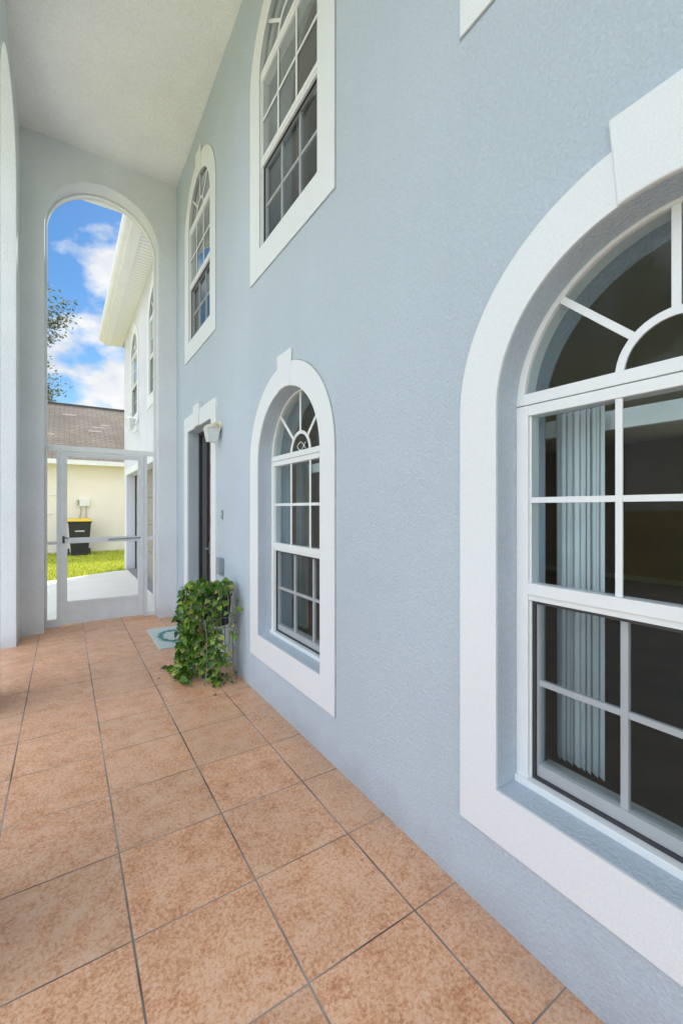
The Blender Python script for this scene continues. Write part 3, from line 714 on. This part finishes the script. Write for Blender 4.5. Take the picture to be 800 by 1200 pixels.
# ---- doorbell and small box on the wall
db = MB(); db.box((-.014, -.017, -.045), (.0, .017, .045)); o = db.build('doorbell', M['metal_grey'], None, (XW - .0005, 4.195, 1.44), bevel=.004)
tag(o, 'narrow grey doorbell plate on the wall between the front door and the arched window', 'doorbell')
bt = MB(); bt.lathe([(.0, 0), (.009, 0), (.009, .004), (.0, .005)], (0, 0), 14); bt.v = [(-z - .014, y, x + .01) for x, y, z in bt.v]; bt.build('button', M['lamp_white'], o)
pb = MB(); pb.box((-.034, -.06, -.085), (.0, .06, .085)); o = pb.build('outlet_box', M['box_grey'], None, (XW - .0005, 4.21, .925), bevel=.004)
tag(o, 'blue-grey weatherproof outlet box low on the wall above the potted vine', 'outlet box')
pc = MB(); pc.box((-.044, -.052, -.075), (-.0345, .052, .078)); pc.tube([(-.040, -.05, .082), (-.040, .05, .082)], .005, 8); pc.build('cover', M['box_grey'], o, bevel=.003)

# ---- ornate lantern on the garage wing
ln = thing('coach_lantern', 'ornate white coach lantern on the garage wall below an arched window', 'lamp', (XW, 9.90, 3.22))
m = MB(); m.lathe([(.0, 0), (.07, 0), (.07, .015), (.03, .03), (0, .032)], (0, 0), 16); m.v = [(-z - .0005, y * .8, x * 1.5) for x, y, z in m.v]; m.build('back_plate', M['lamp_white'], ln)
m = MB(); m.tube([(-.02, 0, -.06), (-.08, 0, -.13), (-.15, 0, -.12), (-.16, 0, -.06)], .010, 8); m.tube([(-.02, 0, .02), (-.06, 0, .06), (-.10, 0, .02)], .008, 8); m.build('arm', M['lamp_white'], ln, smooth=True)
m = MB(); m.lathe([(.03, -.08), (.06, -.07), (.065, -.05), (.045, -.04), (.0, -.04)], (-.16, 0), 6 * 2); m.lathe([(.11, .14), (.115, .15), (.07, .19), (.03, .21), (.02, .25), (.03, .262), (.012, .28), (.0, .31)], (-.16, 0), 12)
for k in range(6):
    t = PI * k / 3 + .3; m.tube([(-.16 + .06 * math.cos(t), .06 * math.sin(t), -.05), (-.16 + .105 * math.cos(t), .105 * math.sin(t), .145)], .008, 5)
m.build('cage', M['lamp_white'], ln)
m = MB(); m.lathe([(.05, -.045), (.095, .14)], (-.16, 0), 12); m.build('glass', M['white_glass'], ln)

# ---- doormat
mm = MB(); mm.box((-.225, -.43, 0), (.225, .43, .009)); o = mm.build('doormat', M['mat'], None, (1.075, 5.27, .0035), bevel=.004)
tag(o, 'pale teal doormat with a dark wreath pattern on the tiles by the front door', 'doormat')
MB().box((-.232, -.437, -.0025), (.232, .437, .004)).build('backing', M['mat_edge'], o)

# ---- plant stand, pot, pothos
PX, PY = 1.135, 3.80
st = thing('plant_stand', 'grey wire plant stand against the wall beneath the potted vine', 'plant stand', (PX, PY, 0))
hs = .125
def ring(z, h, r=.0035):
    m_ = MB(); p = [(-h, -h, z), (h, -h, z), (h, h, z), (-h, h, z)]
    for k in range(4): m_.tube([p[k], p[(k + 1) % 4]], r, 6)
    return m_
for sx_, sy_ in ((-1, -1), (1, -1), (1, 1), (-1, 1)):
    m = MB(); m.tube([(sx_ * (hs + .02), sy_ * (hs + .02), .004), (sx_ * (hs + .012), sy_ * (hs + .012), .02), (sx_ * (hs - .012), sy_ * (hs - .012), .12), (sx_ * (hs - .012), sy_ * (hs - .012), .38), (sx_ * hs, sy_ * hs, .46), (sx_ * (hs + .01), sy_ * (hs + .01), .55)], .0045, 6)
    m.build('leg', M['wire'], st, smooth=True)
m = ring(.55, hs + .01)
ring(.16, hs - .012).build('lower_ring', M['wire'], st)
for z, h_ in ((.46, hs),): r2 = ring(z, h_); off = len(m.v); m.v += r2.v; m.f += [tuple(i + off for i in f_) for f_ in r2.f]
for k in range(7):
    q = -hs + .25 * k / 6
    m.tube([(q, -hs, .46), (q, -hs - .01, .55)], .002, 5); m.tube([(-hs, q, .46), (-hs - .01, q, .55)], .002, 5); m.tube([(hs, q, .46), (hs + .01, q, .55)], .002, 5)
    m.tube([(q, -hs, .462), (q, hs, .462)], .002, 5)
m.build('basket_top', M['wire'], st)

pt = thing('potted_pothos', 'leafy green trailing vine spilling from a black pot onto the tiles', 'plant', (PX, PY, .47))
m = MB(); m.lathe([(.100, .0), (.108, .004), (.132, .245), (.140, .250), (.140, .268), (.132, .270), (.126, .255), (.0, .245)], (0, 0), 28); m.build('pot', M['pot'], pt, smooth=False)
m = MB(); m.lathe([(.0, .235), (.124, .236), (.11, .256), (.0, .262)], (0, 0), 20); m.build('soil', M['soil'], pt)

def leaf(mb, base, d, nrm, L_, fold=.25, droop=.25):
    """heart-shaped leaf, 2 folded halves"""
    d = d.normalized(); s = d.cross(nrm)
    if s.length < 1e-4: s = d.cross(Vector((1, 0, .3)))
    s.normalize(); n_ = s.cross(d).normalized()
    prof = [(-.10, .0), (-.17, .20), (-.06, .40), (.18, .47), (.45, .38), (.72, .20), (1.0, .0)]
    mid = [0.0, None, None, None, None, None, 1.0]
    i = len(mb.v)
    def P(a, w, k):
        z = -droop * max(0, a) ** 2 + fold * abs(w)
        return base + d * (a * L_) + s * (w * k * L_) + n_ * (z * L_)
    spine = [P(0.0, 0, 1), P(.18, 0, 1), P(.45, 0, 1), P(.72, 0, 1), P(1.0, 0, 1)]
    mb.v += [tuple(p) for p in spine]
    for k in (1, -1):
        j = len(mb.v)
        mb.v += [tuple(P(a, w, k)) for a, w in prof[1:6]]
        # j: (-.17,.2) (-.06,.4) (.18,.47) (.45,.38) (.72,.2)
        fs = [(i, j, j + 1), (i, j + 1, j + 2, i + 1), (i + 1, j + 2, j + 3, i + 2), (i + 2, j + 3, j + 4, i + 3), (i + 3, j + 4, i + 4)]
        mb.f += fs if k == 1 else [tuple(reversed(q)) for q in fs]

rnd = random.Random(11)
lv = MB(); sm_ = MB()
def vine(pts, n, size=.055, spread=.03):
    """smooth path through pts with leaves along it (coordinates in the room, metres)"""
    P = [Vector(p) - Vector((PX, PY, .47)) for p in pts]
    path = []
    for k in range(len(P) - 1):
        p0, p1, p2, p3 = P[max(k - 1, 0)], P[k], P[k + 1], P[min(k + 2, len(P) - 1)]
        for j in range(6):
            t = j / 6
            path.append(.5 * ((2 * p1) + (-p0 + p2) * t + (2 * p0 - 5 * p1 + 4 * p2 - p3) * t * t + (-p0 + 3 * p1 - 3 * p2 + p3) * t ** 3))
    path.append(P[-1])
    sm_.tube([tuple(q) for q in path], .0026, 5)
    for k in range(n):
        u_ = (k + .3 + rnd.random() * .5) / n * (len(path) - 1); i = int(u_); i = min(i, len(path) - 2)
        q = path[i].lerp(path[i + 1], u_ - i)
        an = rnd.uniform(0, 2 * PI)
        out = Vector((math.cos(an), math.sin(an), rnd.uniform(-.2, .5)))
        out += Vector((-.35, -.45, 0))          # towards the light
        pet = q + out.normalized() * rnd.uniform(.4, 1) * spread
        if pet.z + .47 < .018: pet.z = .02 - .47 + rnd.random() * .015
        if pet.x + PX > XW - .03: pet.x = XW - .04 - PX
        sm_.tube([tuple(q), tuple(q.lerp(pet, .6) + Vector((0, 0, .008))), tuple(pet)], .0014, 4, caps=False)
        dd = (out.normalized() + Vector((0, 0, rnd.uniform(-1.3, -.1)))).normalized()
        if pet.z + .47 < .06: dd.z = abs(dd.z) * .15
        nn_ = (Vector((rnd.uniform(-1, .6), rnd.uniform(-1.1, .5), rnd.uniform(-.1, 1)))).normalized()
        leaf(lv, pet, dd, nn_, size * rnd.uniform(.45, 1.35), rnd.uniform(.1, .4), rnd.uniform(.1, .5))
top = (PX, PY, .73)
def rp(x, y, z, j=.02): return (x + rnd.uniform(-j, j), y + rnd.uniform(-j, j), z + rnd.uniform(-j, j))
# crown of the plant
for k in range(46):
    an = rnd.uniform(0, 2 * PI); rr2 = rnd.uniform(.05, .21)
    ex_, ey_ = PX + rr2 * math.cos(an) - .03, PY + rr2 * math.sin(an) * .9
    if ex_ > 1.27: ex_ = 1.27
    hz = rnd.uniform(.76, .875) - .25 * max(0, rr2 - .14)
    vine([rp(*top, .05), rp((PX + ex_) / 2, (PY + ey_) / 2, .80, .02), (ex_, ey_, hz)], 8, .050)
# vines draping down the camera side and the left side of the stand
for k in range(46):
    t = rnd.random()
    bx = .86 + .27 * t; by = 3.98 - .34 * t + rnd.uniform(-.05, .07)
    zb_ = rnd.choice([.02, .02, .02, .06, .12, .2, .3])
    side = rnd.uniform(-.03, .03)
    vine([rp(*top, .04), rp(bx + .05, by + .02, .79, .03), rp(bx + side, by - .01, .62, .03), rp(bx, by, .42, .03), rp(bx + side, by, .22, .03), rp(bx - .01, by - .01, zb_, .012)], 22, .046)
# right-hand strands under the basket
for (bx, by) in ((1.20, 3.62), (1.235, 3.63), (1.17, 3.60)):
    vine([rp(*top, .02), (bx, by + .01, .78), (bx + .005, by - .02, .6), rp(bx, by - .03, .4), rp(bx, by - .01, .2), (bx, by - .02, .05)], 9, .045)
# runners across the tiles
for k in range(16):
    ex_ = rnd.uniform(.76, .98); ey_ = rnd.uniform(3.80, 4.36) - (ex_ - .76) * .8
    vine([(.93, 3.90, .42), rp(.90, 3.93, .22), rp(.89, 3.95, .06), rp((ex_ + .9) / 2, (ey_ + 3.95) / 2, .035, .012), (ex_, ey_, .03)], 13, .050)
for k in range(7):
    vine([(1.08, 3.70, .3), rp(1.12, 3.68, .08), rp(1.14 + rnd.uniform(-.1, .1), 3.66, .03, .01), (1.10 + rnd.uniform(-.12, .14), 3.62 + rnd.uniform(-.08, .12), .025)], 8, .040)
fl_mat = leafmat('dry_leaf', [(0, (.10, .05, .02)), (1, (.22, .14, .05))], .7, .1)
for (fx_, fy_, lab) in ((1.02, 3.42, 'dry brown leaf on the tiles just in front of the potted vine'), (.70, 4.02, 'dry leaf lying on the tiles left of the potted vine')):
    m = MB(); leaf(m, Vector((0, 0, .006)), Vector((rnd.uniform(-1, 1), rnd.uniform(-1, 1), .05)), Vector((0, 0, 1)), .028, .35, .5)
    o = m.build('fallen_leaf', fl_mat, None, (fx_, fy_, .001), recalc=False); tag(o, lab, 'leaf', 'fallen leaves by the potted vine')
lv.build('foliage', M['pothos'], pt, recalc=False)
sm_.build('stem', M['stem'], pt, recalc=False)

# ------------------------------------------------------------------ neighbour's house
YN = 17.3
nh = thing('neighbour_house', 'cream single-storey house with brown shingle roof beyond the screen door', 'house', (0, YN, 0))
nx0, nx1 = -11.0, 7.5
MB().box((nx0, 0, -.3), (nx1, 9.0, 3.02)).build('wall', M['neigh'], nh)
m = MB(); ye = -.42; zt = 3.12; zr_ = 5.95
m.v = [(nx0 - .4, ye, zt), (nx1 + .4, ye, zt), (nx1 + .4, 9.4, zt), (nx0 - .4, 9.4, zt), (nx0 - .4, 4.5, zr_), (nx1 + .4, 4.5, zr_)]
m.f = [(0, 1, 5, 4), (2, 3, 4, 5), (0, 4, 3), (1, 2, 5), (0, 3, 2, 1)]
m.build('roof', M['shingle'], nh)
slope = (zr_ - zt) / (4.5 - ye)
m = MB(); m.box((nx0 - .42, 4.42, zr_ - .03), (nx1 + .42, 4.58, zr_ + .05)); m.build('ridge_cap', M['ridge'], nh)
m = MB(); m.box((nx0 - .4, ye - .03, 2.98), (nx1 + .4, ye - .002, 3.135)); m.box((nx0 - .4, ye, 3.02), (nx1 + .4, -.005, 3.045)); m.build('fascia', M['neigh_band'], nh)
for x, yy, w in ((-.05, 3.35, .45), (.95, 2.35, .42), (.78, 1.95, .45), (1.25, 2.6, .3), (.3, .35, .5), (.55, .1, .6), (.9, -.05, .45), (-.9, 1.4, .6)):
    z = zt + (yy - ye) * slope + .012; m = MB()
    m.poly([(x, yy, z), (x + w, yy, z), (x + w, yy + .13, z + .13 * slope), (x, yy + .13, z + .13 * slope)])
    m.build('shingle_patch', M['shingle_patch'], nh)
# utility box, conduits, pipe and meter on the wall
m = MB(); m.box((.44, -.10, 1.58), (.745, -.001, 1.82)); ub = m.build('utility_box', M['neigh_band'], nh, bevel=.01)
m = MB(); cg = paint('conduit_grey', (.42, .40, .33), .6)
for pts_, rr3 in (([(.475, -.04, 1.58), (.475, -.04, 1.35), (.45, -.04, 1.22), (.45, -.04, .3)], .018), ([(.635, -.04, 1.58), (.635, -.04, .3)], .018), ([(.39, -.05, 1.62), (.39, -.05, 1.80)], .03)):
    m = MB(); m.tube(pts_, rr3, 8); m.build('conduit', cg, nh)
m = MB(); m.tube([(-1.2, -.03, 1.33), (-.30, -.03, 1.33)], .014, 8); m.tube([(-.80, -.03, 1.33), (-.80, -.03, .2)], .016, 8); m.build('pipe', M['neigh_band'], nh)
m = MB(); m.tube([(-1.2, -.03, 1.95), (-.1, -.03, 1.95)], .01, 8); m.build('cable', M['neigh_band'], nh)
m = MB()
m.lathe([(.0, 0), (.10, 0), (.11, .03), (.095, .09), (.0, .10)], (0, 0), 20); m.v = [(x - .80, -z - .001, y + 1.66) for x, y, z in m.v]; m.build('meter', paint('meter_beige', (.5, .46, .33), .4), nh, smooth=False)

# ---- wheelie bin
bn = thing('wheeled_bin', 'black wheeled rubbish bin with a yellow lid against the cream wall', 'bin', (.42, 16.55, -.05))
m = MB(); m.hexa([(-.24, -.30, .10), (.24, -.30, .10), (.24, .26, .10), (-.24, .26, .10)], [(-.32, -.38, 1.10), (.32, -.38, 1.10), (.32, .34, 1.10), (-.32, .34, 1.10)])
m.box((-.345, -.405, 1.085), (.345, .36, 1.13)); m.box((-.25, -.33, .04), (.25, -.05, .11))
bb = m.build('body', M['bin'], bn, bevel=.015)
m = MB(); m.hexa([(-.36, -.42, 1.13), (.36, -.42, 1.13), (.36, .38, 1.13), (-.36, .38, 1.13)], [(-.33, -.38, 1.20), (.33, -.38, 1.20), (.31, .36, 1.235), (-.31, .36, 1.235)]); m.build('lid', M['bin_lid'], bn, bevel=.02)
for s in (-1, 1):
    m = MB(); m.tube([(s * .27, .24, .10), (s * .33, .24, .10)], .12, 18); m.build('wheel', M['dark_metal'], bn)
m = MB(); m.tube([(-.26, .36, 1.02), (-.26, .42, 1.06), (.26, .42, 1.06), (.26, .36, 1.02)], .014, 8); m.build('handle', M['bin'], bn)
m = MB(); m.hexa([(-.13, -.372, .80), (.13, -.372, .80), (.13, -.360, .80), (-.13, -.360, .80)], [(-.13, -.375, .84), (.13, -.375, .84), (.13, -.362, .84), (-.13, -.362, .84)]); m.build('sticker', M['sticker'], bn)
m = MB(); m.hexa([(-.09, -.352, .52), (.09, -.352, .52), (.09, -.330, .52), (-.09, -.330, .52)], [(-.09, -.362, .62), (.09, -.362, .62), (.09, -.335, .62), (-.09, -.335, .62)]); m.build('catch_bar', M['pot'], bn)

# ---- grass
gr = MB(); rnd = random.Random(5)
def ed(x):   # far edge of the driveway at x
    pts_ = [(-9, 9.2), (-3, 10.0), (-1.2, 10.5), (-.3, 10.86), (.2, 11.16), (.62, 11.44), (1.05, 11.72), (1.5, 11.74)]
    for (a, b), (c_, d_) in zip(pts_, pts_[1:]):
        if a <= x <= c_: return b + (d_ - b) * (x - a) / (c_ - a)
    return 12.5
cnt = 0
while cnt < 26000:
    x = rnd.uniform(-2.6, 2.8); y = rnd.uniform(10.4, 17.28)
    if x < y * -.07 - .6 and rnd.random() < .6: continue
    if y < ed(x) + .01 or (x > 1.25 and y < 12.5): continue
    cnt += 1
    hgt = rnd.uniform(.03, .085); w = rnd.uniform(.005, .011); a = rnd.uniform(0, PI); lx, ly = rnd.uniform(-.04, .04), rnd.uniform(-.04, .04)
    if y > 16.9: hgt *= 1.5
    cx_, sx_ = math.cos(a) * w, math.sin(a) * w
    i = len(gr.v)
    gr.v += [(x - cx_, y - sx_, -.062), (x + cx_, y + sx_, -.062), (x + lx * .4 + cx_ * .7, y + ly * .4 + sx_ * .7, -.062 + hgt * .6), (x + lx * .4 - cx_ * .7, y + ly * .4 - sx_ * .7, -.062 + hgt * .6), (x + lx, y + ly, -.062 + hgt)]
    gr.f += [(i, i + 1, i + 2, i + 3), (i + 3, i + 2, i + 4)]
tag(gr.build('lawn_grass', M['grass'], recalc=False), 'short bright green grass between the driveway and the cream house', 'grass', kind='stuff')

# ---- trees
def make_tree(name, label, loc, H, rad, seed, nleaf, lsize, group=None):
    rn = random.Random(seed)
    t = thing(name, label, 'tree', loc, group)
    w = MB(); lf = MB(); tips = []
    def branch(p, d, L_, r, depth):
        pts = [p]; q = Vector(p); dd = Vector(d)
        n_ = 5
        for k in range(n_):
            dd = (dd + Vector((rn.uniform(-.22, .22), rn.uniform(-.22, .22), rn.uniform(-.08, .16)))).normalized()
            q = q + dd * (L_ / n_); pts.append(tuple(q))
            if depth >= 2: tips.append((Vector(q), dd.copy(), depth))
            if depth < 4 and k >= 1:
                for _ in range(2 if depth < 3 else 1 + (rn.random() < .5)):
                    an = rn.uniform(0, 2 * PI); tl = rn.uniform(.5, 1.05)
                    ax = Vector((math.cos(an), math.sin(an), .25 if depth else .1))
                    nd = (dd * math.cos(tl) + ax * math.sin(tl)).normalized()
                    branch(tuple(q), nd, L_ * rn.uniform(.50, .68), r * (1 - .7 * k / n_) * .55, depth + 1)
        w.tube(pts, r, 6 if depth < 2 else 4, r1=r * .35, caps=False)
    branch((0, 0, -.1), Vector((0, 0, 1)), H * .62, H * .022, 0)
    rn.shuffle(tips)
    for k in range(nleaf):
        p, d_, dep = tips[k % len(tips)]
        c_ = p + Vector((rn.gauss(0, .20), rn.gauss(0, .20), rn.gauss(0, .16)))
        a = Vector((rn.uniform(-1, 1), rn.uniform(-1, 1), rn.uniform(-.6, .6))).normalized(); b = a.cross(Vector((rn.uniform(-1, 1), rn.uniform(-1, 1), 1))).normalized()
        s_ = lsize * rn.uniform(.6, 1.3); i = len(lf.v)
        lf.v += [tuple(c_ - a * s_), tuple(c_ - b * s_ * .45), tuple(c_ + a * s_), tuple(c_ + b * s_ * .45)]; lf.f.append((i, i + 1, i + 2, i + 3))
    w.build('trunk', M['bark'], t, recalc=False, smooth=True)
    lf.build('crown', M['tree_leaf'], t, recalc=False)
    return t
tr1 = make_tree('oak_tree', 'tall sparse-leaved tree rising behind the brown shingle roof', (-4.5, 31.0, -.1), 11.8, 5, 21, 46000, .12)
t2 = copy_tree(tr1); t2.location = (-17, 13, -.1); t2.rotation_euler = (0, 0, 2); t2['label'] = 'broad tree standing out on the lawn left of the porch arches'
t3 = copy_tree(tr1); t3.location = (-21, 22, -.1); t3.rotation_euler = (0, 0, 4); t3['label'] = 'leafy tree left of and beyond the driveway, farther back on the lawn'

# ------------------------------------------------------------------ light
SUN = Vector((.75, 1.0, 1.166)).normalized()
el = math.asin(SUN.z); az = math.atan2(SUN.x, SUN.y)
sun = bpy.data.lights.new('sun', 'SUN'); sun.energy = 5.0; sun.angle = R(.53); sun.color = (1, .955, .88)
so = bpy.data.objects.new('sun', sun); C.objects.link(so); so.rotation_euler = SUN.to_track_quat('Z', 'Y').to_euler()

w = bpy.data.worlds.new('World'); S.world = w; w.use_nodes = True
nt = w.node_tree; L = nt.links.new
bg = nt.nodes['Background']
sky = N(nt, 'ShaderNodeTexSky'); sky.sky_type = 'NISHITA'; sky.sun_disc = False; sky.sun_elevation = el; sky.sun_rotation = az; sky.air_density = 1.1; sky.dust_density = .3; sky.ozone_density = 2.0
tc = N(nt, 'ShaderNodeTexCoord')
sx = N(nt, 'ShaderNodeSeparateXYZ'); L(tc.outputs['Generated'], sx.inputs[0])
CLOUD_OFF = (-.687, -1.06, 3.623)
mp = N(nt, 'ShaderNodeMapping'); mp.inputs['Location'].default_value = CLOUD_OFF; mp.inputs['Scale'].default_value = (1, 1, 1.5); L(tc.outputs['Generated'], mp.inputs['Vector'])
nz = N(nt, 'ShaderNodeTexNoise', Scale=4.6, Detail=9.0, Roughness=.50, Distortion=.15); L(mp.outputs[0], nz.inputs['Vector'])
off_view = N(nt, 'ShaderNodeMapRange', interpolation_type='SMOOTHSTEP'); L(sx.outputs['Y'], off_view.inputs['Value']); off_view.inputs['From Min'].default_value = .78; off_view.inputs['From Max'].default_value = .40  # added fill: unseen sky outside the view gets more and brighter cloud
off_view.inputs['To Min'].default_value = 0; off_view.inputs['To Max'].default_value = 1
low = N(nt, 'ShaderNodeMapRange', interpolation_type='SMOOTHSTEP'); L(sx.outputs['Z'], low.inputs['Value']); low.inputs['From Min'].default_value = .36; low.inputs['From Max'].default_value = .20
low.inputs['To Min'].default_value = 0; low.inputs['To Max'].default_value = .06
cv0 = N(nt, 'ShaderNodeMath', operation='ADD'); L(low.outputs[0], cv0.inputs[0]); L(nz.outputs['Fac'], cv0.inputs[1])
cov = N(nt, 'ShaderNodeMath', operation='MULTIPLY_ADD'); L(off_view.outputs[0], cov.inputs[0]); cov.inputs[1].default_value = .10; L(cv0.outputs[0], cov.inputs[2])
cr = ramp(nt, [(.525, (0, 0, 0)), (.590, (1, 1, 1))]); L(cov.outputs[0], cr.inputs['Fac'])
nz2 = N(nt, 'ShaderNodeTexNoise', Scale=11.0, Detail=6.0); L(mp.outputs[0], nz2.inputs['Vector'])
cc3 = ramp(nt, [(.35, (5.2, 5.5, 6.0)), (.6, (6.7, 6.8, 6.9))]); L(nz2.outputs['Fac'], cc3.inputs['Fac'])
bri = N(nt, 'ShaderNodeMath', operation='MULTIPLY_ADD'); L(off_view.outputs[0], bri.inputs[0]); bri.inputs[1].default_value = 2.0; bri.inputs[2].default_value = 1.0
cc2 = N(nt, 'ShaderNodeVectorMath', operation='SCALE'); L(cc3.outputs['Color'], cc2.inputs[0]); L(bri.outputs[0], cc2.inputs['Scale'])
hs_ = N(nt, 'ShaderNodeHueSaturation'); hs_.inputs['Saturation'].default_value = 1.35; hs_.inputs['Value'].default_value = .95; L(sky.outputs[0], hs_.inputs['Color'])
mx = N(nt, 'ShaderNodeMix', data_type='RGBA'); L(cr.outputs['Color'], mx.inputs['Factor']); L(hs_.outputs[0], mx.inputs['A']); 
tint = N(nt, 'ShaderNodeMix', data_type='RGBA'); L(off_view.outputs[0], tint.inputs['Factor']); tint.inputs['A'].default_value = (1, 1, 1, 1); tint.inputs['B'].default_value = (.93, .985, 1.07, 1)
tm = N(nt, 'ShaderNodeVectorMath', operation='MULTIPLY'); L(cc2.outputs[0], tm.inputs[0]); L(tint.outputs['Result'], tm.inputs[1])
L(tm.outputs[0], mx.inputs['B'])
L(mx.outputs['Result'], bg.inputs['Color']); bg.inputs['Strength'].default_value = .15

# ------------------------------------------------------------------ camera
cam = bpy.data.cameras.new('camera'); co = bpy.data.objects.new('camera', cam); C.objects.link(co)
cam.sensor_fit = 'VERTICAL'; cam.sensor_height = 36; cam.sensor_width = 24
cam.lens = 36 * 500.14 / 1200
cam.shift_y = -4.03 / 1200
cam.clip_start = .05; cam.clip_end = 1000
co.location = (0, 0, 1.5); co.rotation_euler = (R(90), 0, -.5754)
S.camera = co
S.render.engine = 'CYCLES'
S.cycles.max_bounces = 10; S.cycles.diffuse_bounces = 6; S.cycles.transparent_max_bounces = 16
S.view_settings.view_transform = 'Standard'; S.view_settings.look = 'None'; S.view_settings.exposure = 0; S.view_settings.gamma = 1
